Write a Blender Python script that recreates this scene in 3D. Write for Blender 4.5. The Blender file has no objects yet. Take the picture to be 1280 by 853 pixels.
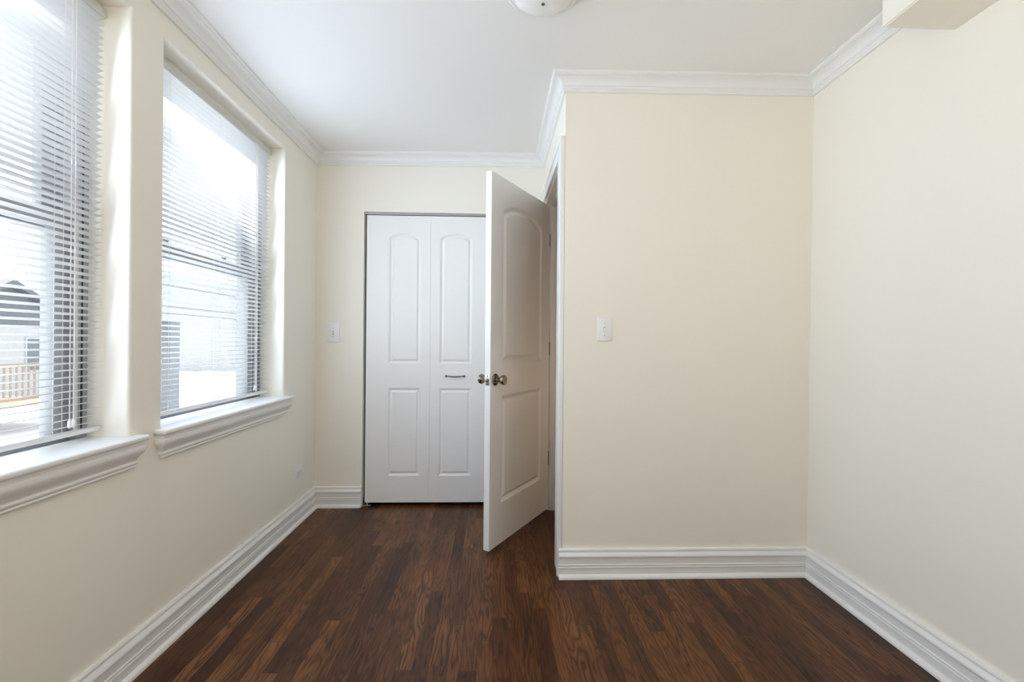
import bpy, bmesh, math, random
from mathutils import Vector, Matrix

random.seed(7)
S = bpy.context.scene
COL = S.collection

# ------------------------------------------------------------------ camera, sky, sun, exposure
cam_data = bpy.data.cameras.new('camera')
cam_data.sensor_width = 36.0
cam_data.lens = 595.0 / 1280.0 * 36.0
cam_data.clip_start = 0.02
cam = bpy.data.objects.new('camera', cam_data)
COL.objects.link(cam)
rt = Vector((0.999349, -0.035168, 0.008011))
up = Vector((-0.008039, -0.000660, 0.999967))
fw = Vector((0.035161, 0.999381, 0.000942))
cam.matrix_world = Matrix(((rt.x, up.x, -fw.x, 0.0), (rt.y, up.y, -fw.y, 0.0), (rt.z, up.z, -fw.z, 1.156), (0, 0, 0, 1)))
S.camera = cam

SKY_STRENGTH = 2.4
SUN_STRENGTH = 5.8
EXPOSURE = 0.57
world = bpy.data.worlds.new('world')
S.world = world
world.use_nodes = True
bgn = world.node_tree.nodes['Background']
bgn.inputs['Color'].default_value = (0.86, 0.93, 1.0, 1)
bgn.inputs['Strength'].default_value = SKY_STRENGTH

sun_data = bpy.data.lights.new('sun', 'SUN')
sun_data.energy = SUN_STRENGTH
sun_data.angle = math.radians(0.6)
sun_data.color = (1.0, 0.93, 0.80)
sun = bpy.data.objects.new('sun', sun_data)
COL.objects.link(sun)
sun_dir = Vector((1.0, -0.25, -0.84)).normalized()      # the way the light travels
sun.rotation_euler = sun_dir.to_track_quat('-Z', 'Y').to_euler()

# fill lights added in front of each blind, in bands, boosting the daylight indoors
DAY_W = 1.30
DAY_TILT = -8.0
for (wy0, wy1) in ((0.640, 1.660), (1.823, 2.846)):
    for zi in range(5):
        ld = bpy.data.lights.new('window_fill', 'AREA')
        ld.shape = 'RECTANGLE'
        ld.size = wy1 - wy0 - 0.06
        ld.size_y = 0.24
        ld.energy = DAY_W * (0.40, 0.85, 1.05, 1.1, 1.1)[zi]
        ld.color = (0.72, 0.905, 1.18)
        lo_ = bpy.data.objects.new('window_fill', ld)
        COL.objects.link(lo_)
        a_ = math.radians(DAY_TILT)
        zl = -Vector((math.cos(a_), 0, math.sin(a_)))
        xl = Vector((0, 1, 0))
        yl = zl.cross(xl)
        lo_.matrix_world = Matrix(((xl.x, yl.x, zl.x, -1.303), (xl.y, yl.y, zl.y, (wy0 + wy1) / 2), (xl.z, yl.z, zl.z, 1.00 + 0.272 * zi), (0, 0, 0, 1)))

# warm fill light added behind the camera, aimed up at the ceiling
BACK_W = 16.0
bl = bpy.data.lights.new('rear_fill', 'AREA')
bl.shape = 'RECTANGLE'
bl.size = 2.2
bl.size_y = 1.0
bl.energy = BACK_W
bl.color = (1.0, 0.95, 0.87)
blo = bpy.data.objects.new('rear_fill', bl)
COL.objects.link(blo)
blo.location = (0.15, -0.85, 0.9)
blo.rotation_euler = Vector((0.0, 0.25, 1.0)).to_track_quat('-Z', 'Y').to_euler()

# warm fill added in the unseen hall to brighten the open door's face
HALL_W = 2.8
hl = bpy.data.lights.new('hall_fill', 'POINT')
hl.energy = HALL_W
hl.color = (1.0, 0.78, 0.56)
hl.shadow_soft_size = 0.35
hlo = bpy.data.objects.new('hall_fill', hl)
COL.objects.link(hlo)
hlo.location = (1.05, 3.05, 0.85)

S.view_settings.view_transform = 'Standard'
S.view_settings.look = 'None'
S.view_settings.gamma = 1.0
S.view_settings.use_curve_mapping = False
S.view_settings.exposure = EXPOSURE
S.cycles.max_bounces = 14
S.cycles.diffuse_bounces = 10
S.cycles.glossy_bounces = 4
S.cycles.transparent_max_bounces = 12
S.cycles.sample_clamp_indirect = 6.0
S.cycles.use_denoising = True

# ------------------------------------------------------------------ main measures (metres)
XL, YB, YC, XA = -1.2413, 3.3345, 2.326, 0.337          # window wall, back wall, centre wall, alcove side wall
XR = 1.5735
YF = -1.5
Z_HEAD, Z_SILL = 2.282, 0.802
LEAN = 0.0075                                             # the right wall leans out a little


def ceil_z(x):
    return 2.44 + 0.0105 * (x - XL)


def right_x(z):
    return 1.5635 + LEAN * z


WIN = {1: (0.640, 1.660), 2: (1.823, 2.846), 3: (-0.543, 0.477)}  # the third is unseen, added behind the camera to let in more light


# ------------------------------------------------------------------ materials
def mat(name, color, rough=0.5, metal=0.0, bump=0.0, bscale=200.0, spec=0.5, var=0.0):
    m = bpy.data.materials.new(name)
    m.use_nodes = True
    nt = m.node_tree
    p = nt.nodes['Principled BSDF']
    p.inputs['Base Color'].default_value = (*color, 1)
    p.inputs['Roughness'].default_value = rough
    p.inputs['Metallic'].default_value = metal
    p.inputs['Specular IOR Level'].default_value = spec
    geo = nt.nodes.new('ShaderNodeNewGeometry')
    if bump > 0:
        n = nt.nodes.new('ShaderNodeTexNoise')
        n.inputs['Scale'].default_value = bscale
        n.inputs['Detail'].default_value = 3
        nt.links.new(geo.outputs['Position'], n.inputs['Vector'])
        b = nt.nodes.new('ShaderNodeBump')
        b.inputs['Strength'].default_value = bump
        b.inputs['Distance'].default_value = 0.002
        nt.links.new(n.outputs['Fac'], b.inputs['Height'])
        nt.links.new(b.outputs['Normal'], p.inputs['Normal'])
    if var > 0:
        n2 = nt.nodes.new('ShaderNodeTexNoise')
        n2.inputs['Scale'].default_value = 6.0
        n2.inputs['Detail'].default_value = 4
        nt.links.new(geo.outputs['Position'], n2.inputs['Vector'])
        mx = nt.nodes.new('ShaderNodeMix')
        mx.data_type = 'RGBA'
        mx.inputs[6].default_value = (*[c * (1 - var) for c in color], 1)
        mx.inputs[7].default_value = (*[min(1, c * (1 + var)) for c in color], 1)
        nt.links.new(n2.outputs['Fac'], mx.inputs[0])
        nt.links.new(mx.outputs[2], p.inputs['Base Color'])
    return m


M = {}
M['wall'] = mat('cream_wall_paint', (0.857, 0.820, 0.737), 0.65, bump=0.05, bscale=350, spec=0.15)
M['ceiling'] = mat('white_ceiling_paint', (0.85, 0.838, 0.81), 0.7, bump=0.05, bscale=350)
M['trim'] = mat('white_trim_paint', (0.83, 0.825, 0.812), 0.32, bump=0.02, bscale=120)
M['door'] = mat('white_door_paint', (0.84, 0.832, 0.815), 0.36, bump=0.03, bscale=160)
M['plastic'] = mat('white_plastic', (0.82, 0.82, 0.83), 0.3)
M['screw'] = mat('painted_screw', (0.55, 0.55, 0.55), 0.35)
M['slot'] = mat('dark_slot', (0.03, 0.03, 0.03), 0.6)
M['slat'] = mat('white_slat_enamel', (0.76, 0.77, 0.80), 0.4)
M['rail'] = mat('shaded_white_rail', (0.66, 0.66, 0.63), 0.4)  # shade on the head rail is put into this darker enamel
M['cord'] = mat('white_cord', (0.85, 0.85, 0.86), 0.8)
M['frame'] = mat('grey_window_frame', (0.37, 0.375, 0.39), 0.5)
M['frame_light'] = mat('pale_weather_strip', (0.72, 0.72, 0.73), 0.5)
M['frame_black'] = mat('black_gasket', (0.02, 0.02, 0.022), 0.6)
M['nickel'] = mat('antique_nickel', (0.25, 0.215, 0.16), 0.24, 1.0)
M['steel'] = mat('brushed_steel', (0.5, 0.48, 0.45), 0.3, 1.0)
M['darkmetal'] = mat('dark_pull_metal', (0.22, 0.21, 0.2), 0.3, 1.0)
M['track'] = mat('grey_track_metal', (0.45, 0.45, 0.44), 0.45, 0.6)
M['opal'] = mat('opal_glass', (0.86, 0.86, 0.83), 0.18)
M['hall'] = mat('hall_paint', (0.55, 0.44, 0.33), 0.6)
M['snow'] = mat('snowy_ground', (0.8, 0.82, 0.85), 0.8, var=0.1)
M['pale_siding'] = mat('pale_siding', (0.33, 0.32, 0.318), 0.7, var=0.06)
M['grey_roof'] = mat('grey_shingle', (0.10, 0.105, 0.115), 0.8, var=0.2)
M['grey_post'] = mat('grey_post_paint', (0.15, 0.155, 0.165), 0.7)
M['deck_wood'] = mat('weathered_red_wood', (0.29, 0.20, 0.14), 0.75, var=0.2)
M['outside_glass'] = mat('dark_outside_glass', (0.08, 0.09, 0.1), 0.1)
M['bark'] = mat('grey_bark', (0.08, 0.065, 0.05), 0.9, var=0.2)
M['leaf'] = mat('dark_needles', (0.05, 0.065, 0.05), 0.9, var=0.3)


def glass_mat():
    m = bpy.data.materials.new('window_glass')
    m.use_nodes = True
    nt = m.node_tree
    nt.nodes.remove(nt.nodes['Principled BSDF'])
    tr = nt.nodes.new('ShaderNodeBsdfTransparent')
    tr.inputs['Color'].default_value = (0.95, 0.97, 0.97, 1)
    gl = nt.nodes.new('ShaderNodeBsdfGlossy')
    gl.inputs['Roughness'].default_value = 0.0
    lw = nt.nodes.new('ShaderNodeLayerWeight')
    lw.inputs['Blend'].default_value = 0.5
    pw = nt.nodes.new('ShaderNodeMath')
    pw.operation = 'POWER'
    pw.inputs[1].default_value = 5.0
    nt.links.new(lw.outputs['Facing'], pw.inputs[0])
    fr = nt.nodes.new('ShaderNodeMath')
    fr.operation = 'MULTIPLY_ADD'
    fr.inputs[1].default_value = 0.6
    fr.inputs[2].default_value = 0.03
    nt.links.new(pw.outputs[0], fr.inputs[0])
    mx = nt.nodes.new('ShaderNodeMixShader')
    nt.links.new(fr.outputs[0], mx.inputs['Fac'])
    nt.links.new(tr.outputs['BSDF'], mx.inputs[1])
    nt.links.new(gl.outputs['BSDF'], mx.inputs[2])
    nt.links.new(mx.outputs['Shader'], nt.nodes['Material Output'].inputs['Surface'])
    return m


M['glass'] = glass_mat()


def floor_mat():
    m = bpy.data.materials.new('dark_stained_oak_strips')
    m.use_nodes = True
    nt = m.node_tree
    N, L = nt.nodes, nt.links
    p = N['Principled BSDF']
    geo = N.new('ShaderNodeNewGeometry')
    sep = N.new('ShaderNodeSeparateXYZ')
    L.new(geo.outputs['Position'], sep.inputs[0])

    def math_(op, a, b=None, c=None):
        n = N.new('ShaderNodeMath')
        n.operation = op
        for i, v in enumerate((a, b, c)):
            if v is None:
                continue
            if isinstance(v, (int, float)):
                n.inputs[i].default_value = v
            else:
                L.new(v, n.inputs[i])
        return n.outputs[0]

    def comb(x, y, z):
        n = N.new('ShaderNodeCombineXYZ')
        for i, v in enumerate((x, y, z)):
            if isinstance(v, (int, float)):
                n.inputs[i].default_value = v
            else:
                L.new(v, n.inputs[i])
        return n.outputs[0]

    def noise(vec, scale, detail=2, dist=0.0, rough=0.5):
        n = N.new('ShaderNodeTexNoise')
        n.inputs['Scale'].default_value = scale
        n.inputs['Detail'].default_value = detail
        n.inputs['Distortion'].default_value = dist
        n.inputs['Roughness'].default_value = rough
        L.new(vec, n.inputs['Vector'])
        return n.outputs['Fac']

    def ramp(fac, stops):
        n = N.new('ShaderNodeValToRGB')
        cr = n.color_ramp
        while len(cr.elements) < len(stops):
            cr.elements.new(0.5)
        for e, (pos, c) in zip(cr.elements, stops):
            e.position = pos
            e.color = (*c, 1)
        L.new(fac, n.inputs['Fac'])
        return n.outputs['Color']

    W = 0.057
    bx = math_('DIVIDE', sep.outputs['X'], W)
    board = math_('FLOOR', bx)
    fx = math_('FRACT', bx)
    wn = N.new('ShaderNodeTexWhiteNoise')
    wn.noise_dimensions = '1D'
    L.new(board, wn.inputs['W'])
    yy = math_('ADD', math_('DIVIDE', sep.outputs['Y'], 0.72), math_('MULTIPLY', wn.outputs['Value'], 9.0))
    seg = math_('FLOOR', yy)
    fy = math_('FRACT', yy)
    wn2 = N.new('ShaderNodeTexWhiteNoise')
    wn2.noise_dimensions = '3D'
    L.new(comb(board, seg, 3.0), wn2.inputs['Vector'])
    r = wn2.outputs['Value']
    rz = math_('MULTIPLY', r, 60.0)
    # cathedral figure: curved growth rings stretched along the board
    warp = noise(comb(math_('MULTIPLY', sep.outputs['X'], 17.0), math_('MULTIPLY', sep.outputs['Y'], 1.9), rz), 1.0, 2.0, 0.25)
    arch = math_('MULTIPLY', math_('POWER', math_('ABSOLUTE', math_('SUBTRACT', fx, 0.5)), 1.5), 2.4)
    ring = math_('ADD', math_('MULTIPLY', warp, 11.0), arch)
    fig = math_('ABSOLUTE', math_('SUBTRACT', math_('MULTIPLY', math_('FRACT', ring), 2.0), 1.0))
    # fine pores
    pores = noise(comb(math_('MULTIPLY', sep.outputs['X'], 230.0), math_('MULTIPLY', sep.outputs['Y'], 9.0), rz), 1.0, 3, 0.0, 0.6)
    blotch = noise(comb(math_('MULTIPLY', sep.outputs['X'], 5.0), math_('MULTIPLY', sep.outputs['Y'], 2.5), rz), 1.0, 3)
    large = noise(geo.outputs['Position'], 1.6, 2)
    tone = math_('ADD', math_('MULTIPLY', r, 0.46), math_('MULTIPLY', blotch, 0.53))
    base = ramp(tone, [(0.16, (0.032, 0.0100, 0.0036)), (0.40, (0.076, 0.0250, 0.0076)), (0.62, (0.126, 0.0450, 0.0135)), (0.86, (0.215, 0.086, 0.027))])
    grain = math_('MULTIPLY', math_('SMOOTH_MIN', fig, 1.0, 0.05), 1.0)
    g1 = ramp(grain, [(0.0, (0.26, 0.24, 0.23)), (0.22, (0.55, 0.53, 0.52)), (0.5, (1.02, 1.02, 1.02)), (1.0, (1.30, 1.32, 1.34))])
    g2 = ramp(pores, [(0.34, (0.62, 0.60, 0.58)), (0.52, (1.0, 1.0, 1.0)), (0.75, (1.22, 1.22, 1.22))])

    def mul(a, b, fac=1.0):
        n = N.new('ShaderNodeMix')
        n.data_type = 'RGBA'
        n.blend_type = 'MULTIPLY'
        if isinstance(fac, float):
            n.inputs[0].default_value = fac
        else:
            L.new(fac, n.inputs[0])
        L.new(a, n.inputs[6])
        L.new(b, n.inputs[7])
        return n.outputs[2]
    gs = math_('ADD', 0.55, math_('MULTIPLY', math_('FRACT', math_('MULTIPLY', r, 7.13)), 0.45))
    c = mul(mul(base, g1, gs), g2)
    # joints between the strips
    ex = math_('MINIMUM', fx, math_('SUBTRACT', 1.0, fx))
    ey = math_('MULTIPLY', math_('MINIMUM', fy, math_('SUBTRACT', 1.0, fy)), 0.72 / W)
    edge = math_('MINIMUM', ex, ey)
    g3 = ramp(edge, [(0.0, (0.35, 0.33, 0.32)), (0.018, (0.6, 0.6, 0.6)), (0.03, (1, 1, 1))])
    c = mul(c, g3)
    L.new(c, p.inputs['Base Color'])
    rr = N.new('ShaderNodeMapRange')
    rr.inputs['To Min'].default_value = 0.24
    rr.inputs['To Max'].default_value = 0.42
    L.new(math_('MULTIPLY', math_('ADD', large, pores), 0.5), rr.inputs['Value'])
    L.new(rr.outputs['Result'], p.inputs['Roughness'])
    p.inputs['Specular IOR Level'].default_value = 0.24
    b = N.new('ShaderNodeBump')
    b.inputs['Strength'].default_value = 0.35
    b.inputs['Distance'].default_value = 0.0012
    hgt = math_('ADD', math_('MULTIPLY', math_('MINIMUM', edge, 0.05), 12.0), math_('ADD', math_('MULTIPLY', pores, 0.35), math_('MULTIPLY', grain, 0.2)))
    L.new(hgt, b.inputs['Height'])
    L.new(b.outputs['Normal'], p.inputs['Normal'])
    return m


M['floor'] = floor_mat()


# ------------------------------------------------------------------ mesh helpers
def add_box(bm, lo, hi, bev=0.0, seg=2):
    res = bmesh.ops.create_cube(bm, size=1.0)
    vs = res['verts']
    for v in vs:
        v.co = Vector([lo[i] + (v.co[i] + 0.5) * (hi[i] - lo[i]) for i in range(3)])
    if bev > 0:
        es = list({e for v in vs for e in v.link_edges})
        bmesh.ops.bevel(bm, geom=es, offset=bev, segments=seg, affect='EDGES', profile=0.5)


def add_lathe(bm, prof, origin, axis, n=32):
    """prof: (distance along axis, radius)"""
    a = Vector(axis).normalized()
    h = Vector((0, 0, 1)) if abs(a.z) < 0.9 else Vector((1, 0, 0))
    u = a.cross(h).normalized()
    w = a.cross(u)
    o = Vector(origin)
    rings = []
    for d, r in prof:
        if r < 1e-6:
            rings.append([bm.verts.new(o + a * d)])
        else:
            rings.append([bm.verts.new(o + a * d + (u * math.cos(2 * math.pi * k / n) + w * math.sin(2 * math.pi * k / n)) * r) for k in range(n)])
    for A, B in zip(rings, rings[1:]):
        for k in range(n):
            k2 = (k + 1) % n
            if len(A) == 1 and len(B) == 1:
                continue
            if len(A) == 1:
                bm.faces.new((A[0], B[k], B[k2]))
            elif len(B) == 1:
                bm.faces.new((A[k], B[0], A[k2]))
            else:
                bm.faces.new((A[k], B[k], B[k2], A[k2]))
    if len(rings[0]) > 1:
        bm.faces.new(rings[0])
    if len(rings[-1]) > 1:
        bm.faces.new(list(reversed(rings[-1])))


def add_tube(bm, pts, r, n=8):
    pts = [Vector(p) for p in pts]
    rs = r if isinstance(r, (list, tuple)) else [r] * len(pts)
    rings = []
    for i, p in enumerate(pts):
        t = (pts[min(i + 1, len(pts) - 1)] - pts[max(i - 1, 0)]).normalized()
        h = Vector((0, 0, 1)) if abs(t.z) < 0.9 else Vector((1, 0, 0))
        u = t.cross(h).normalized()
        w = t.cross(u)
        rings.append([bm.verts.new(p + (u * math.cos(2 * math.pi * k / n) + w * math.sin(2 * math.pi * k / n)) * rs[i]) for k in range(n)])
    for A, B in zip(rings, rings[1:]):
        for k in range(n):
            bm.faces.new((A[k], B[k], B[(k + 1) % n], A[(k + 1) % n]))
    bm.faces.new(rings[0])
    bm.faces.new(list(reversed(rings[-1])))


def sweep(bm, prof, path, z_of=None, lo=0, hi=None):
    """closed profile of (out, z) carried along a plan path with the room on its right hand, mitred"""
    P = [Vector((p[0], p[1], 0)) for p in path]
    nr = []
    for a, b in zip(P, P[1:]):
        d = (b - a).normalized()
        nr.append(Vector((d.y, -d.x, 0)))
    mit = []
    for i in range(len(P)):
        if i == 0:
            mit.append(nr[0])
        elif i == len(P) - 1:
            mit.append(nr[-1])
        else:
            mit.append((nr[i - 1] + nr[i]) / (1 + nr[i - 1].dot(nr[i])))
    hi = len(P) - 1 if hi is None else hi
    rings = []
    for i in range(lo, hi + 1):
        dz = z_of(path[i]) if z_of else 0.0
        rings.append([bm.verts.new(P[i] + mit[i] * o + Vector((0, 0, z + dz))) for o, z in prof])
    n = len(prof)
    for A, B in zip(rings, rings[1:]):
        for k in range(n):
            bm.faces.new((A[k], A[(k + 1) % n], B[(k + 1) % n], B[k]))
    bm.faces.new(rings[0])
    bm.faces.new(list(reversed(rings[-1])))


def obj(name, bm, material, parent=None, smooth=None, kind=None, loc=None, flat_area=None):
    bmesh.ops.recalc_face_normals(bm, faces=bm.faces[:])
    me = bpy.data.meshes.new(name)
    bm.to_mesh(me)
    bm.free()
    o = bpy.data.objects.new(name, me)
    COL.objects.link(o)
    me.materials.append(M[material] if isinstance(material, str) else material)
    if smooth is not None:
        for p in me.polygons:
            p.use_smooth = not (flat_area and p.area > flat_area)
        me.set_sharp_from_angle(angle=math.radians(smooth))
    if parent is not None:
        o.parent = parent
    if kind:
        o['kind'] = kind
    if loc:
        o.location = loc
    return o


def box_obj(name, lo, hi, material, parent=None, bev=0.0, kind=None, seg=2):
    bm = bmesh.new()
    add_box(bm, lo, hi, bev, seg)
    return obj(name, bm, material, parent, 35 if bev else None, kind)


def empty(name, loc=(0, 0, 0), rz=0.0, label=None, cat=None, group=None, kind=None):
    o = bpy.data.objects.new(name, None)
    o.empty_display_size = 0.05
    COL.objects.link(o)
    o.location = loc
    o.rotation_euler = (0, 0, rz)
    return tag(o, label, cat, group, kind)


def tag(o, label=None, cat=None, group=None, kind=None):
    if label:
        o['label'] = label
    if cat:
        o['category'] = cat
    if group:
        o['group'] = group
    if kind:
        o['kind'] = kind
    return o


def copy_tree(o, parent=None, skip=()):
    c = o.copy()
    COL.objects.link(c)
    c.parent = parent
    for ch in list(o.children):
        copy_tree(ch, c)
    return c


# ------------------------------------------------------------------ room shell
ST = 'structure'
box_obj('floor', (XL - 0.3, YF - 0.12, -0.12), (1.75, 4.6, 0.0), 'floor', kind=ST)


def sloped_slab(name, x0, x1, y0, y1, mname):
    bm = bmesh.new()
    v = [bm.verts.new((x, y, ceil_z(x) + dz)) for dz in (0, 0.1) for x, y in ((x0, y0), (x1, y0), (x1, y1), (x0, y1))]
    for f in ((0, 1, 2, 3), (4, 5, 6, 7), (0, 1, 5, 4), (1, 2, 6, 5), (2, 3, 7, 6), (3, 0, 4, 7)):
        bm.faces.new([v[i] for i in f])
    return obj(name, bm, mname, kind=ST)


sloped_slab('ceiling', XL - 0.3, 1.75, YF - 0.12, 4.6, 'ceiling')


def wall_with_holes():
    """the window wall: a grid of cells pushed outwards, its opening corners rounded like plaster beads"""
    ys = sorted({YF, YB + 0.12, *[v for w in WIN.values() for v in w]})
    zs = [0.0, Z_SILL, Z_HEAD, 2.5]
    bm = bmesh.new()
    vv = {(i, j): bm.verts.new((XL, y, z)) for i, y in enumerate(ys) for j, z in enumerate(zs)}
    fs = []
    for i in range(len(ys) - 1):
        for j in range(len(zs) - 1):
            mid = (ys[i] + ys[i + 1]) / 2
            if j == 1 and any(a < mid < b for a, b in WIN.values()):
                continue
            fs.append(bm.faces.new((vv[i, j], vv[i + 1, j], vv[i + 1, j + 1], vv[i, j + 1])))
    ext = bmesh.ops.extrude_face_region(bm, geom=fs, use_keep_orig=True)
    for v in ext['geom']:
        if isinstance(v, bmesh.types.BMVert):
            v.co.x -= 0.27
    bm.normal_update()
    ed = []
    for e in bm.edges:
        if all(abs(v.co.x - XL) < 1e-6 for v in e.verts):
            m = (e.verts[0].co + e.verts[1].co) / 2
            for a, b in WIN.values():
                on_side = (abs(m.y - a) < 1e-5 or abs(m.y - b) < 1e-5) and Z_SILL < m.z < Z_HEAD
                on_head = abs(m.z - Z_HEAD) < 1e-5 and a < m.y < b
                if on_side or on_head:
                    ed.append(e)
    bmesh.ops.bevel(bm, geom=ed, offset=0.012, segments=4, affect='EDGES', profile=0.5)
    return obj('wall_left', bm, 'wall', smooth=40, kind=ST, flat_area=0.02)


wall_with_holes()

CL0, CL1, CLZ = -0.917, 0.020, 2.050                       # closet opening
bm = bmesh.new()
add_box(bm, (XL, YB, 0), (CL0, YB + 0.12, 2.5))
add_box(bm, (CL1, YB, 0), (XA, YB + 0.12, 2.5))
add_box(bm, (CL0, YB, CLZ), (CL1, YB + 0.12, 2.5))
obj('wall_back', bm, 'wall', kind=ST)

DY0, DY1, DZ = 2.475, 3.257, 2.090                         # entry door opening in the alcove side wall
bm = bmesh.new()
add_box(bm, (XA, YC + 0.12, 0), (XA + 0.12, DY0 - 0.018, 2.5))
add_box(bm, (XA, DY1 + 0.018, 0), (XA + 0.12, YB + 0.12, 2.5))
add_box(bm, (XA, DY0 - 0.018, DZ + 0.018), (XA + 0.12, DY1 + 0.018, 2.5))
obj('wall_alcove', bm, 'wall', kind=ST)
box_obj('wall_center', (XA, YC, 0), (1.66, YC + 0.12, 2.5), 'wall', kind=ST)

bm = bmesh.new()
v = [bm.verts.new((right_x(z) + t, y, z)) for y in (YF, YC) for z in (0, 2.5) for t in (0, 0.12)]
for f in ((0, 1, 3, 2), (4, 5, 7, 6), (0, 1, 5, 4), (2, 3, 7, 6), (0, 2, 6, 4), (1, 3, 7, 5)):
    bm.faces.new([v[i] for i in f])
obj('wall_right', bm, 'wall', kind=ST)
box_obj('wall_rear', (XL - 0.3, YF - 0.12, 0), (1.72, YF, 2.5), 'wall', kind=ST)
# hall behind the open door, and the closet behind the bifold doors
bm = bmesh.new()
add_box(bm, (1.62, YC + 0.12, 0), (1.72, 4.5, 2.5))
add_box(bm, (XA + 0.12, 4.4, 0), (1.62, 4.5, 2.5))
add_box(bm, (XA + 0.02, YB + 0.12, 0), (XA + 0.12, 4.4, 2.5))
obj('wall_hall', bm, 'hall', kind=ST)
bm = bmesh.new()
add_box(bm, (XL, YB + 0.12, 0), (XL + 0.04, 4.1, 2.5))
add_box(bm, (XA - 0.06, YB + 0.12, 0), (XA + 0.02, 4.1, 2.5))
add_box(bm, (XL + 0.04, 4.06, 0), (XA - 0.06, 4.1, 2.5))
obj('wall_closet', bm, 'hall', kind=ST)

# soffit boxed out along the right wall
bm = bmesh.new()
v = [bm.verts.new((x, y, z)) for x in (1.325, 1.60) for y in (YF, 1.594) for z in (2.246, 2.52)]
for f in ((0, 1, 3, 2), (4, 5, 7, 6), (0, 1, 5, 4), (2, 3, 7, 6), (0, 2, 6, 4), (1, 3, 7, 5)):
    bm.faces.new([v[i] for i in f])
bmesh.ops.recalc_face_normals(bm, faces=bm.faces[:])
bmesh.ops.bevel(bm, geom=[e for e in bm.edges if all(abs(q.co.z - 2.246) < 1e-5 for q in e.verts)], offset=0.004, segments=2, affect='EDGES')
obj('wall_soffit', bm, 'wall', smooth=35, kind=ST)

# ------------------------------------------------------------------ crown mouldings and baseboards
crown = [(0.0, -0.076), (0.011, -0.076), (0.012, -0.070), (0.009, -0.067), (0.014, -0.063), (0.017, -0.058), (0.017, -0.052), (0.022, -0.050)]
for k in range(7):                                           # cove
    t = k / 6 * math.pi / 2
    crown.append((0.060 - 0.038 * math.cos(t) * 1.0, -0.050 + 0.034 * math.sin(t)))
crown += [(0.060, -0.012), (0.066, -0.010), (0.070, -0.005), (0.070, 0.0), (0.070, 0.012), (0.0, 0.012)]
cpath = [(XL, YF), (XL, YB), (XA, YB), (XA, YC), (right_x(2.4), YC), (right_x(2.4), 1.594)]
cz = lambda p: ceil_z(p[0]) - 0.0007
for i, nm in enumerate(('trim_crown_left', 'trim_crown_back', 'trim_crown_alcove', 'trim_crown_center', 'trim_crown_right')):
    bm = bmesh.new()
    sweep(bm, crown, cpath, cz, i, i + 1)
    obj(nm, bm, 'trim', smooth=30, kind=ST)

base = [(0.0, 0.001), (0.030, 0.001), (0.030, 0.007), (0.028, 0.013), (0.024, 0.018), (0.018, 0.021), (0.0155, 0.0215), (0.0155, 0.050),
        (0.0185, 0.052), (0.0195, 0.0545), (0.0185, 0.057), (0.015, 0.0585), (0.015, 0.062), (0.0185, 0.0635), (0.0195, 0.066), (0.0185, 0.069), (0.015, 0.0705),
        (0.015, 0.101), (0.020, 0.1025), (0.0235, 0.107), (0.0235, 0.112), (0.0205, 0.118), (0.0155, 0.123), (0.0125, 0.128), (0.0125, 0.131), (0.0145, 0.133), (0.0145, 0.138), (0.012, 0.1425), (0.0, 0.1425)]
bpath = [(XL, YF), (XL, YB), (-0.919, YB)]
for i, nm in enumerate(('baseboard_left', 'baseboard_back')):
    bm = bmesh.new()
    sweep(bm, base, bpath, None, i, i + 1)
    obj(nm, bm, 'trim', smooth=30, kind=ST)
bpath = [(0.318, YC), (right_x(0.07), YC), (right_x(0.07), YF)]
for i, nm in enumerate(('baseboard_center', 'baseboard_right')):
    bm = bmesh.new()
    sweep(bm, base, bpath, None, i, i + 1)
    obj(nm, bm, 'trim', smooth=30, kind=ST)
bm = bmesh.new()
sweep(bm, base, [(0.022, YB), (XA - 0.022, YB)], None)
obj('baseboard_alcove', bm, 'trim', smooth=30, kind=ST)

# ------------------------------------------------------------------ windows
def apron_profile():
    pr = [(0.0, 0.712), (0.010, 0.712), (0.012, 0.716), (0.010, 0.721), (0.013, 0.7235), (0.0165, 0.728), (0.0165, 0.732), (0.0135, 0.735), (0.0135, 0.738)]
    for k in range(9):                                      # ogee belly
        t = k / 8
        pr.append((0.0135 + 0.020 * (0.5 - 0.5 * math.cos(math.pi * t)) + 0.004 * math.sin(math.pi * t), 0.738 + 0.044 * t))
    pr += [(0.0335, 0.784), (0.030, 0.787), (0.030, 0.8015), (0.0, 0.8015)]
    return pr


def ring(bm, x0, x1, y0, y1, z0, z1, wy, wz0, wz1, bev=0.003):
    add_box(bm, (x0, y0, z0), (x1, y0 + wy, z1), bev)
    add_box(bm, (x0, y1 - wy, z0), (x1, y1, z1), bev)
    add_box(bm, (x0, y0 + wy, z0), (x1, y1 - wy, z0 + wz0), bev)
    add_box(bm, (x0, y0 + wy, z1 - wz1), (x1, y1 - wy, z1), bev)


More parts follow.
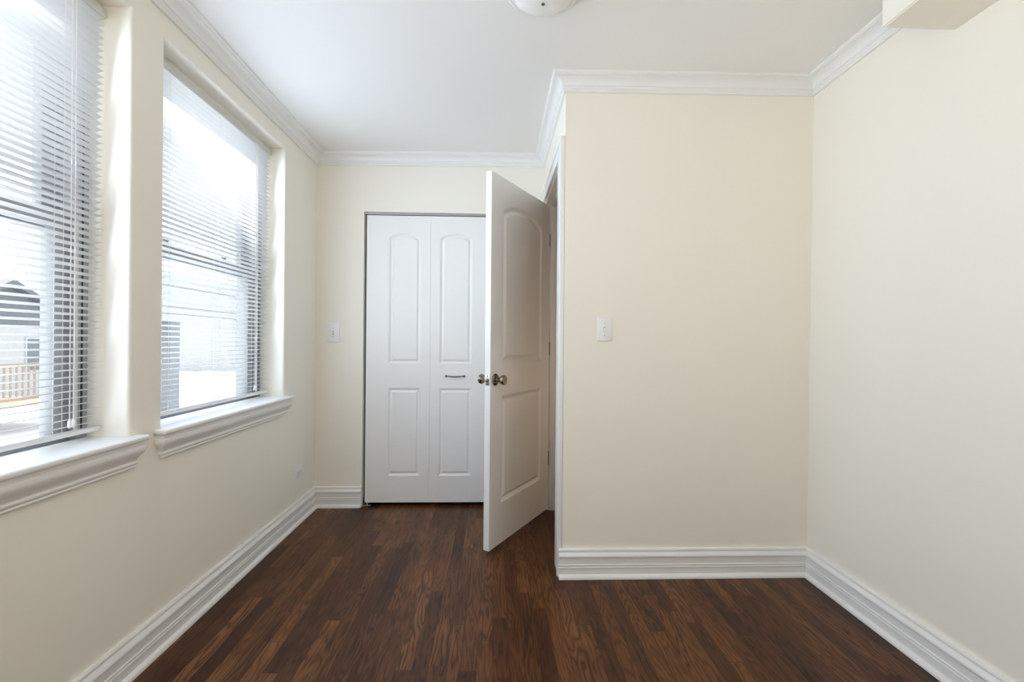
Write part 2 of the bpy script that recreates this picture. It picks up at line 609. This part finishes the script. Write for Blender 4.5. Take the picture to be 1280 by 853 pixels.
def make_window(k):
    y0, y1 = WIN[k]
    w = empty('window_%d' % k, (XL, (y0 + y1) / 2, Z_SILL), kind=ST)
    o = Vector((XL, (y0 + y1) / 2, Z_SILL))

    def put(name, bm, mname, parent, smooth=35):
        off = o if parent is w else Vector((0, 0, 0))
        if parent is not w:
            off = o
        bmesh.ops.translate(bm, vec=-o, verts=bm.verts[:])
        return obj(name, bm, mname, parent, smooth, ST)
    bm = bmesh.new()
    ring(bm, -1.500, -1.378, y0 - 0.01, y1 + 0.01, Z_SILL - 0.01, Z_HEAD + 0.01, 0.050, 0.020, 0.030)
    put('window_frame', bm, 'frame', w)
    for s in (0, 1):
        bm = bmesh.new()
        ye = (y0 + 0.040) if s == 0 else (y1 - 0.040)
        d = 1 if s == 0 else -1
        a, b = sorted((ye, ye + d * 0.012))
        add_box(bm, (-1.381, a, Z_SILL + 0.035), (-1.3755, b, 1.545), 0.001)
        put('weather_strip', bm, 'frame_light', w)
        bm = bmesh.new()
        ye = (y0 + 0.020) if s == 0 else (y1 - 0.020)
        a, b = sorted((ye, ye + d * 0.007))
        add_box(bm, (-1.381, a, Z_SILL + 0.035), (-1.3765, b, Z_HEAD - 0.02), 0.001)
        put('gasket', bm, 'frame_black', w)
    # sashes
    for nm, x0, x1, z0, z1, zb, zt in (('upper_sash', -1.478, -1.444, 1.508, 2.258, 0.045, 0.04), ('lower_sash', -1.436, -1.402, 0.812, 1.562, 0.030, 0.050)):
        bm = bmesh.new()
        ring(bm, x0, x1, y0 + 0.038, y1 - 0.038, z0, z1, 0.058, zb, zt)
        sash = put(nm, bm, 'frame', w)
        bm = bmesh.new()
        xm = (x0 + x1) / 2
        add_box(bm, (xm - 0.003, y0 + 0.09, z0 + zb - 0.006), (xm + 0.003, y1 - 0.09, z1 - zt + 0.006))
        put('pane', bm, 'glass', sash)
        if nm == 'lower_sash':
            for fy in (0.27, 0.70):
                bm = bmesh.new()
                yc = y0 + (y1 - y0) * fy
                add_box(bm, (-1.442, yc - 0.032, z1 - 0.001), (-1.405, yc + 0.032, z1 + 0.009), 0.003)
                add_lathe(bm, [(0, 0.013), (0.012, 0.013), (0.014, 0.010)], (-1.424, yc, z1 + 0.008), (0, 0, 1), 16)
                add_tube(bm, [(-1.424, yc, z1 + 0.018), (-1.41, yc + 0.016, z1 + 0.02), (-1.402, yc + 0.034, z1 + 0.018)], [0.005, 0.0045, 0.004])
                put('sash_lock', bm, 'frame', sash)
    # stool with horns, and the moulded apron under it
    bm = bmesh.new()
    xf = XL + 0.044
    pl = [(-1.379, y0 + 0.001), (XL + 0.0008, y0 + 0.001), (XL + 0.0008, y0 - 0.044), (xf, y0 - 0.044), (xf, y1 + 0.044), (XL + 0.0008, y1 + 0.044), (XL + 0.0008, y1 - 0.001), (-1.379, y1 - 0.001)]
    low = [bm.verts.new((x, y, Z_SILL + 0.0005)) for x, y in pl]
    top = [bm.verts.new((x, y, Z_SILL + 0.0205)) for x, y in pl]
    bm.faces.new(low)
    bm.faces.new(top)
    for i in range(len(pl)):
        j = (i + 1) % len(pl)
        bm.faces.new((low[i], low[j], top[j], top[i]))
    bmesh.ops.recalc_face_normals(bm, faces=bm.faces[:])
    ed = [e for e in bm.edges if all(q.co.x > xf - 1e-4 for q in e.verts) or (abs(e.verts[0].co.y - e.verts[1].co.y) < 1e-6 and max(q.co.x for q in e.verts) > xf - 1e-4)]
    bmesh.ops.bevel(bm, geom=ed, offset=0.0075, segments=4, affect='EDGES', profile=0.5)
    put('window_sill', bm, 'trim', w)
    bm = bmesh.new()
    ya, yb = y0 - 0.004, y1 + 0.004
    sweep(bm, apron_profile(), [(XL + 0.0004, ya), (XL + 0.0008, ya), (XL + 0.0008, yb), (XL + 0.0004, yb)])
    put('apron', bm, 'trim', w)
    return w


for k in (1, 2, 3):
    make_window(k)


# ------------------------------------------------------------------ window blinds
XBL = -1.338


def make_blind(y0, y1, label, wand_y):
    ym = (y0 + y1) / 2
    root = empty('window_blind', (XBL, ym, Z_HEAD), label=label, cat='window blind', group='white slatted blinds in the windows')
    o = Vector((XBL, ym, Z_HEAD))

    def put(name, bm, mname, smooth=35):
        bmesh.ops.translate(bm, vec=-o, verts=bm.verts[:])
        return obj(name, bm, mname, root, smooth)
    ya, yb = y0 + 0.006, y1 - 0.006
    bm = bmesh.new()                                        # U-shaped head rail
    add_box(bm, (XBL - 0.0165, ya, 2.234), (XBL + 0.0165, yb, 2.268), 0.003)
    put('head_rail', bm, 'rail')
    bm = bmesh.new()
    add_box(bm, (XBL - 0.0130, ya, 0.846), (XBL + 0.0130, yb, 0.861), 0.004, 3)
    put('bottom_rail', bm, 'slat')
    # slats: slightly crowned strips, their room edge tipped up
    tilt = math.radians(14.0)
    bm = bmesh.new()
    pitch, n = 0.0222, 62
    half = 0.0125
    sec = []
    for k in range(7):
        s = -half + 2 * half * k / 6
        h = 0.0018 * (1 - (s / half) ** 2)
        sec.append((s, h))
    prof = [(s, h + 0.0003) for s, h in sec] + [(s, h - 0.0003) for s, h in reversed(sec)]
    ct, st = math.cos(tilt), math.sin(tilt)
    for i in range(n):
        zc = 0.876 + pitch * i
        dz = random.uniform(-0.0006, 0.0006)
        A = [bm.verts.new((XBL + s * ct - h * st, ya + 0.002, zc + s * st + h * ct + dz)) for s, h in prof]
        B = [bm.verts.new((XBL + s * ct - h * st, yb - 0.002, zc + s * st + h * ct - dz)) for s, h in prof]
        m_ = len(prof)
        for k in range(m_):
            bm.faces.new((A[k], B[k], B[(k + 1) % m_], A[(k + 1) % m_]))
        bm.faces.new(A)
        bm.faces.new(B)
    put('slats', bm, 'slat', 40)
    for y in (y0 + 0.155, ym, y1 - 0.155):
        bm = bmesh.new()
        for s in (-1, 1):
            add_tube(bm, [(XBL + s * 0.0139, y, 0.862), (XBL + s * 0.0139, y, 2.238)], 0.0007, 5)
        for i in range(n):
            zc = 0.876 + pitch * i - 0.0012
            add_tube(bm, [(XBL - 0.0139, y, zc - 0.0139 * st), (XBL + 0.0139, y, zc + 0.0139 * st)], 0.0005, 4)
        put('ladder_cord', bm, 'cord', None)
    for dy in (0.0, 0.014):
        bm = bmesh.new()
        add_tube(bm, [(XBL + 0.0195, wand_y + dy, 2.236), (XBL + 0.0200, wand_y + dy, 1.6), (XBL + 0.0200, wand_y + dy, 0.90)], 0.0013, 6)
        add_lathe(bm, [(0, 0.002), (0.004, 0.0045), (0.022, 0.0055), (0.026, 0.003)], (XBL + 0.0200, wand_y + dy, 0.902), (0, 0, -1), 12)
        put('pull_cord', bm, 'cord', 40)
    return root


make_blind(*WIN[1], 'white slatted window blind with pull cords in the window cut off by the photo edge', 1.524)
make_blind(*WIN[2], 'white slatted window blind in the whole window beside the closet corner', 2.66)


# ------------------------------------------------------------------ moulded door leaves
def outline(p, ins):
    x0, x1, z0, zs, rise = p
    a, b, c = x0 + ins, x1 - ins, z0 + ins
    r = max(rise - 0.25 * ins, 0.0) if rise > 0 else 0.0
    s = zs - ins * (0.75 if rise > 0 else 1.0)
    pts = [(a, c), (b, c)]
    n = 18
    for k in range(n + 1):
        t = k / n
        pts.append((b + (a - b) * t, s + r * (1 - abs(2 * t - 1) ** 2.5)))
    return pts


def make_leaf(name, w, z0, z1, t, panels, parent, groove=0.016, depth=0.008, x0=0.0):
    """a moulded panel door leaf: x across, y 0..t through, both faces carry raised panels"""
    bm = bmesh.new()
    rim = {}
    for face, sgn, y in ((0, 1, 0.0), (1, -1, t)):
        corners = [bm.verts.new((x, y, z)) for x, z in ((x0, z0), (x0 + w, z0), (x0 + w, z1), (x0, z1))]
        rim[face] = corners
        edges = [bm.edges.new((corners[i], corners[(i + 1) % 4])) for i in range(4)]
        for p in panels:
            loops = []
            for ins, d in ((0.0, 0.0), (groove * 0.25, depth * 0.35), (groove, depth), (groove * 1.25, depth), (groove * 2.1, depth * 0.12)):
                loops.append([bm.verts.new((x, y + sgn * d, z)) for x, z in outline(p, ins)])
            n = len(loops[0])
            for A, B in zip(loops, loops[1:]):
                for k in range(n):
                    bm.faces.new((A[k], A[(k + 1) % n], B[(k + 1) % n], B[k]))
            bm.faces.new(loops[-1])
            edges += [bm.edges.get((loops[0][k], loops[0][(k + 1) % n])) for k in range(n)]
        bmesh.ops.triangle_fill(bm, edges=edges, use_beauty=True, use_dissolve=False, normal=(0, -sgn, 0))
    for i in range(4):
        j = (i + 1) % 4
        bm.faces.new((rim[0][i], rim[0][j], rim[1][j], rim[1][i]))
    return obj(name, bm, 'door', parent, 15, None, flat_area=0.012)


# entry door, ajar, hung on the alcove side wall
ux, uy = -0.5105, -0.8598
door = empty('door_1', (0.3350, 3.250, 0.0), math.atan2(uy, ux), 'white two-panel arched door standing ajar with antique nickel knobs', 'door', kind=ST)
make_leaf('door_leaf', 0.765, 0.020, 2.080, 0.035, [(0.122, 0.638, 1.034, 1.893, 0.062), (0.122, 0.638, 0.247, 0.850, 0.0)], door, groove=0.020, depth=0.010)
KZ, KU = 0.945, 0.713                                     # the lock side is at x = 0.765
for sgn, yf in ((-1, 0.0), (1, 0.035)):
    bm = bmesh.new()
    add_lathe(bm, [(0.0003, 0.033), (0.004, 0.033), (0.007, 0.030), (0.010, 0.022), (0.012, 0.0135), (0.026, 0.0115), (0.032, 0.014), (0.038, 0.021), (0.046, 0.0265), (0.055, 0.0275), (0.062, 0.0255), (0.064, 0.021), (0.0635, 0.012), (0.065, 0.010), (0.065, 0.0)], (KU, yf, KZ), (0, sgn, 0), 40)
    obj('door_knob', bm, 'nickel', door, 40)
bm = bmesh.new()
add_box(bm, (0.7648, 0.0045, KZ - 0.029), (0.7668, 0.0305, KZ + 0.029), 0.0006)
lp = obj('latch_plate', bm, 'steel', door, 35)
bm = bmesh.new()
add_box(bm, (0.7662, 0.009, KZ - 0.010), (0.777, 0.026, KZ + 0.010), 0.003)
obj('latch_bolt', bm, 'nickel', lp, 35)
for dz in (-0.021, 0.021):
    bm = bmesh.new()
    add_lathe(bm, [(0.0, 0.0042), (0.001, 0.0036), (0.0012, 0.0)], (0.7667, 0.0175, KZ + dz), (1, 0, 0), 14)
    obj('screw', bm, 'slot', lp, 35)
door_inv = Matrix.Translation((0.3350, 3.250, 0.0)) @ Matrix.Rotation(math.atan2(uy, ux), 4, 'Z')
door_inv.invert()
for z in (0.36, 1.11, 1.85):
    bm = bmesh.new()
    add_box(bm, (XA + 0.001, DY1 - 0.0022, z - 0.045), (XA + 0.036, DY1 - 0.0002, z + 0.045))
    bmesh.ops.transform(bm, matrix=door_inv, verts=bm.verts[:])
    add_tube(bm, [(-0.006, -0.004, z - 0.045), (-0.006, -0.004, z + 0.045)], 0.0055, 12)
    add_box(bm, (-0.0018, 0.0, z - 0.044), (-0.0002, 0.034, z + 0.044))
    obj('hinge', bm, 'darkmetal', door, 40)

# closet bifold doors
closet = empty('door_2', (-0.445, YB + 0.020, 0.0), 0.0, 'pair of white bifold closet doors with arched panels', 'door', kind=ST)
LF = [(-0.4555, 0.443, -0.300, -0.077), (-0.0115, 0.449, 0.054, 0.280)]
for x0, wl, pa, pb in LF:
    make_leaf('bifold_leaf', wl, 0.024, 2.030, 0.033, [(pa, pb, 0.996, 1.878, 0.030), (pa, pb, 0.210, 0.824, 0.0)], closet, groove=0.0145, depth=0.008, x0=x0)
bm = bmesh.new()
hx0, hx1, hz = 0.099 + 0.004, 0.233 - 0.004, 0.9085
pts, rr = [], []
for k in range(17):
    t = k / 16
    x = hx0 + (hx1 - hx0) * t
    y = -0.004 - 0.020 * math.sin(math.pi * min(1, max(0, t))) ** 0.6
    pts.append((x, y, hz + 0.002 * math.cos(2 * math.pi * t)))
    rr.append(0.0036 + 0.0020 * math.sin(math.pi * t) ** 2)
add_tube(bm, pts, rr, 10)
for x in (hx0, hx1):
    add_lathe(bm, [(0.0002, 0.0085), (0.003, 0.008), (0.006, 0.005), (0.007, 0.0)], (x, 0.0, hz), (0, -1, 0), 16)
obj('pull_handle', bm, 'darkmetal', closet, 40)
bm = bmesh.new()
add_box(bm, (CL0 + 0.445 + 0.001, 0.002, 2.0365), (CL1 + 0.445 - 0.001, 0.030, 2.0495))
obj('top_track', bm, 'track', closet)
bm = bmesh.new()
add_box(bm, (CL0 + 0.445 + 0.001, -0.004, 0.0005), (CL0 + 0.445 + 0.055, 0.026, 0.004))
add_box(bm, (CL0 + 0.445 + 0.0005, -0.002, 0.004), (CL0 + 0.445 + 0.003, 0.024, 0.055))
add_lathe(bm, [(0, 0.005), (0.02, 0.005)], (CL0 + 0.445 + 0.03, 0.015, 0.004), (0, 0, 1), 12)
obj('pivot_bracket', bm, 'track', closet)

# door frame: jambs, stops and casing
bm = bmesh.new()
for y0, y1 in ((DY0 - 0.018, DY0), (DY1, DY1 + 0.018)):
    add_box(bm, (XA - 0.0005, y0, 0.0005), (XA + 0.1205, y1, DZ + 0.018))
add_box(bm, (XA - 0.0005, DY0, DZ), (XA + 0.1205, DY1, DZ + 0.018))
for y0, y1 in ((DY0, DY0 + 0.011), (DY1 - 0.011, DY1)):
    add_box(bm, (XA + 0.040, y0, 0.0005), (XA + 0.075, y1, DZ), 0.002)
add_box(bm, (XA + 0.040, DY0 + 0.011, DZ - 0.011), (XA + 0.075, DY1 - 0.011, DZ), 0.002)
obj('trim_door_jamb', bm, 'trim', smooth=35, kind=ST)


def casing():
    bm = bmesh.new()
    x1 = XA - 0.0008
    for (y0, y1, z0, z1) in ((YC + 0.004, DY0 - 0.012, 0.001, DZ + 0.080), (DY1 + 0.012, YB - 0.002, 0.001, DZ + 0.080), (DY0 - 0.012, DY1 + 0.012, DZ + 0.010, DZ + 0.080)):
        add_box(bm, (x1 - 0.020, y0, z0), (x1, y1, z1), 0.003, 3)
    # raised back band round the outside
    add_box(bm, (x1 - 0.026, YC + 0.003, 0.001), (x1 - 0.001, YC + 0.024, DZ + 0.082), 0.004, 3)
    add_box(bm, (x1 - 0.026, YC + 0.024, DZ + 0.062), (x1 - 0.001, YB - 0.002, DZ + 0.082), 0.004, 3)
    return obj('trim_door_casing', bm, 'trim', smooth=35, kind=ST)


casing()


# ------------------------------------------------------------------ switches, outlet, ceiling light
def switch(loc, w, h, label, group):
    """toggle switch on a wall facing -y"""
    r = empty('light_switch', loc, 0, label, 'light switch', group)
    bm = bmesh.new()
    add_box(bm, (-w / 2, -0.006, -h / 2), (w / 2, -0.0003, h / 2), 0.0035, 3)
    obj('cover_plate', bm, 'plastic', r, 40)
    bm = bmesh.new()
    add_box(bm, (-0.0055, -0.0072, -0.013), (0.0055, -0.0058, 0.013), 0.0006)
    bz = obj('toggle_slot', bm, 'screw', r, 40)
    bm = bmesh.new()
    v = [bm.verts.new(c) for c in ((-0.0045, -0.007, -0.006), (0.0045, -0.007, -0.006), (0.0045, -0.007, 0.006), (-0.0045, -0.007, 0.006),
                                   (-0.0035, -0.019, -0.013), (0.0035, -0.019, -0.013), (0.0035, -0.020, -0.005), (-0.0035, -0.020, -0.005))]
    for f in ((0, 1, 2, 3), (4, 5, 6, 7), (0, 1, 5, 4), (1, 2, 6, 5), (2, 3, 7, 6), (3, 0, 4, 7)):
        bm.faces.new([v[i] for i in f])
    bmesh.ops.bevel(bm, geom=bm.edges[:], offset=0.001, segments=2, affect='EDGES')
    obj('toggle', bm, 'plastic', r, 40)
    for z in (-0.030, 0.030):
        bm = bmesh.new()
        add_lathe(bm, [(0.0, 0.0036), (0.0008, 0.0034), (0.0014, 0.002), (0.0015, 0.0)], (0, -0.006, z), (0, -1, 0), 16)
        obj('screw', bm, 'screw', r, 40)
    return r


switch((0.5355, YC, 1.219), 0.073, 0.117, 'white toggle switch on the blank wall beside the door casing', 'wall switches')
switch((-1.120, YB, 1.2075), 0.091, 0.133, 'white toggle switch between the window corner and the closet doors', 'wall switches')

ol = empty('wall_outlet', (XL, 3.060, 0.320), 0, 'white power outlet mounted sideways low on the window wall', 'outlet')
bm = bmesh.new()
add_box(bm, (0.0003, -0.059, -0.0365), (0.006, 0.059, 0.0365), 0.0035, 3)
obj('cover_plate', bm, 'plastic', ol, 40)
for s in (-1, 1):
    bm = bmesh.new()
    add_box(bm, (0.0055, s * 0.0195 - 0.0135, -0.0165), (0.0075, s * 0.0195 + 0.0135, 0.0165), 0.001)
    sk = obj('socket', bm, 'plastic', ol, 40)
    bm = bmesh.new()
    add_box(bm, (0.0070, s * 0.0195 - 0.007, 0.0055), (0.0078, s * 0.0195 + 0.002, 0.008))
    add_box(bm, (0.0070, s * 0.0195 - 0.007, -0.008), (0.0078, s * 0.0195 + 0.002, -0.0055))
    add_lathe(bm, [(0, 0.003), (0.0008, 0.003)], (0.0070, s * 0.0195 + 0.008, 0), (1, 0, 0), 12)
    obj('slots', bm, 'slot', sk)
bm = bmesh.new()
add_lathe(bm, [(0.0, 0.0036), (0.0014, 0.002), (0.0015, 0.0)], (0.006, 0, 0), (1, 0, 0), 16)
obj('screw', bm, 'screw', ol, 40)

LX, LY = 0.165, 1.735
LZ = ceil_z(LX)
lamp = empty('ceiling_light', (LX, LY, LZ), 0, 'round white glass dome light flush on the ceiling', 'ceiling light')
bm = bmesh.new()
add_lathe(bm, [(0.0005, 0.135), (0.018, 0.135), (0.024, 0.128), (0.024, 0.0)], (0, 0, 0), (0, 0, -1), 48)
obj('base_pan', bm, 'trim', lamp, 40)
bm = bmesh.new()
pr = [(0.0245, 0.0)] + [(0.0245 + 0.038 * math.sin(t * math.pi / 2 / 14), 0.112 * math.cos(t * math.pi / 2 / 14)) for t in range(14)] + [(0.0625, 0.0)]
add_lathe(bm, pr, (0, 0, 0), (0, 0, -1), 48)
obj('glass_dome', bm, 'opal', lamp, 40)
bm = bmesh.new()
add_lathe(bm, [(0.062, 0.006), (0.065, 0.007), (0.068, 0.004), (0.069, 0.0)], (0, 0, 0), (0, 0, -1), 16)
obj('finial', bm, 'darkmetal', lamp, 40)

# ------------------------------------------------------------------ outside
box_obj('ground', (-60, -30, -1.5), (XL - 0.35, 70, -1.3), 'snow', kind=ST)

# pale porch with a flat roof beyond the second window
pc = empty('porch', (-9.8, 16.0, -1.3), 0, 'pale flat-roofed porch on dark grey posts across the snowy yard', 'porch')


def pbox(name, lo, hi, mname, parent, org, bev=0.01):
    bm = bmesh.new()
    add_box(bm, [lo[i] - org[i] for i in range(3)], [hi[i] - org[i] for i in range(3)], bev)
    return obj(name, bm, mname, parent, 35)


po = (-9.8, 16.0, -1.3)
bm = bmesh.new()
for i in range(7):                                          # stepped fascia boards of the roof
    add_box(bm, (-0.9 - 0.02 * i, -3.6, 2.97 + 0.19 * i), (0.78 + 0.025 * i, 8.0, 3.152 + 0.19 * i), 0.01)
obj('roof', bm, 'pale_siding', pc, 35)
for y in (-2.35, 6.5):
    pbox('post', (po[0] + 0.28, po[1] + y, -1.05), (po[0] + 0.72, po[1] + y + 0.40, po[2] + 2.968), 'grey_post', pc, po)
pbox('floor_slab', (po[0] - 0.9, po[1] - 3.0, -1.3), (po[0] + 0.9, po[1] + 7.8, -1.052), 'pale_siding', pc, po)


def house(name, org, size, roof_h, ridge_y, label, wall_m, roof_m, wins):
    """gabled house, long side along y, windows on the side that faces +x"""
    r = empty(name, org, 0, label, 'house')
    sx, sy, sz = size
    bm = bmesh.new()
    add_box(bm, (-sx / 2, -sy / 2, 0), (sx / 2, sy / 2, sz))
    obj('house_wall', bm, wall_m, r)
    bm = bmesh.new()
    if ridge_y:
        sec = [(-sx / 2 - 0.4, sz - 0.1), (0, sz + roof_h), (sx / 2 + 0.4, sz - 0.1), (sx / 2 + 0.4, sz + 0.08), (0, sz + roof_h + 0.2), (-sx / 2 - 0.4, sz + 0.08)]
        A = [bm.verts.new((x, -sy / 2 - 0.3, z)) for x, z in sec]
        B = [bm.verts.new((x, sy / 2 + 0.3, z)) for x, z in sec]
        g = [(-sx / 2, sz), (sx / 2, sz), (0, sz + roof_h)]
        G = [[bm.verts.new((x, y, z)) for x, z in g] for y in (-sy / 2, sy / 2)]
    else:
        sec = [(-sy / 2 - 0.4, sz - 0.1), (0, sz + roof_h), (sy / 2 + 0.4, sz - 0.1), (sy / 2 + 0.4, sz + 0.08), (0, sz + roof_h + 0.2), (-sy / 2 - 0.4, sz + 0.08)]
        A = [bm.verts.new((-sx / 2 - 0.3, y, z)) for y, z in sec]
        B = [bm.verts.new((sx / 2 + 0.3, y, z)) for y, z in sec]
        g = [(-sy / 2, sz), (sy / 2, sz), (0, sz + roof_h)]
        G = [[bm.verts.new((x, y, z)) for y, z in g] for x in (-sx / 2, sx / 2)]
    for k in range(6):
        bm.faces.new((A[k], A[(k + 1) % 6], B[(k + 1) % 6], B[k]))
    bm.faces.new((A[0], A[1], A[4], A[5]))
    bm.faces.new((A[1], A[2], A[3], A[4]))
    bm.faces.new((B[0], B[1], B[4], B[5]))
    bm.faces.new((B[1], B[2], B[3], B[4]))
    for q in G:
        bm.faces.new(q)
    obj('house_roof', bm, roof_m, r)
    for y, z, w, h in wins:
        bm = bmesh.new()
        add_box(bm, (sx / 2 - 0.02, y - w / 2 - 0.08, z - 0.08), (sx / 2 + 0.03, y + w / 2 + 0.08, z + h + 0.08), 0.01)
        f = obj('house_window', bm, 'pale_siding', r, 35)
        bm = bmesh.new()
        add_box(bm, (sx / 2 + 0.025, y - w / 2, z), (sx / 2 + 0.045, y + w / 2, z + h))
        obj('house_pane', bm, 'outside_glass', f)
    return r


house('neighbor_house', (-22.0, 18.2, -1.3), (8.0, 5.6, 2.9), 1.5, False, 'grey-roofed house seen through the lower blind of the window at the photo edge', 'pale_siding', 'grey_roof', [(-1.2, 1.2, 0.9, 1.2), (1.2, 1.2, 0.9, 1.2)])
house('neighbor_house', (-24.0, 42.0, -1.3), (8.0, 10.0, 3.6), 1.2, True, 'pale far house seen under the porch roof through the window by the closet', 'pale_siding', 'pale_siding', [(-3, 1.2, 1.0, 1.3), (0, 1.2, 1.0, 1.3), (3, 1.2, 1.0, 1.3)])

# low wooden deck with a picket railing in front of the first house
dk = empty('wooden_deck', (-13.5, 12.6, -1.3), 0, 'reddish wooden deck with a picket railing in front of the grey-roofed house', 'deck')
bm = bmesh.new()
for i in range(14):
    add_box(bm, (-1.5, -1.6 + i * 0.25, 0.70), (1.5, -1.6 + i * 0.25 + 0.24, 0.74))
obj('deck_floor', bm, 'deck_wood', dk)
for x in (-1.4, 1.4):
    for y in (-1.5, 1.7):
        bm = bmesh.new()
        add_box(bm, (x - 0.06, y - 0.06, 0), (x + 0.06, y + 0.06, 1.85), 0.01)
        obj('post', bm, 'deck_wood', dk, 35)
bm = bmesh.new()
for z in (0.85, 1.72):
    add_box(bm, (1.38, -1.44, z), (1.43, 1.64, z + 0.08))
    add_box(bm, (-1.34, -1.53, z), (1.34, -1.48, z + 0.08))
for i in range(20):
    add_box(bm, (1.39, -1.38 + 0.155 * i, 0.93), (1.42, -1.38 + 0.155 * i + 0.04, 1.72))
for i in range(17):
    add_box(bm, (-1.3 + 0.155 * i, -1.52, 0.93), (-1.3 + 0.155 * i + 0.04, -1.49, 1.72))
obj('railing', bm, 'deck_wood', dk)


# a round-topped evergreen close to the house; it shades the lower part of the two windows
def evergreen(loc, h, ry, rz, label):
    r = empty('evergreen_tree', loc, 0, label, 'tree')
    bm = bmesh.new()
    add_tube(bm, [(0, 0, 0), (0.02, 0.03, h * 0.4), (0, 0, h - rz)], [0.22, 0.18, 0.08], 12)
    obj('trunk', bm, 'bark', r, 40)
    bm = bmesh.new()
    bmesh.ops.create_icosphere(bm, subdivisions=5, radius=1.0)
    rnd = random.Random(4)
    dirs = [Vector((rnd.gauss(0, 1), rnd.gauss(0, 1), rnd.gauss(0, 1))).normalized() for _ in range(260)]
    for v in bm.verts:
        n = v.co.normalized()
        b = max(n.dot(d) for d in dirs)
        k = 0.93 + 0.10 * max(0.0, (b - 0.95) / 0.05) + rnd.uniform(-0.012, 0.012)
        v.co = Vector((n.x * ry * 0.62, n.y * ry, n.z * rz)) * k
        v.co.z += h - rz
    obj('crown', bm, 'leaf', r)
    return r


evergreen((-7.34, 2.93, -1.3), 8.13, 1.62, 1.3, 'tall round-topped evergreen standing close outside the house')
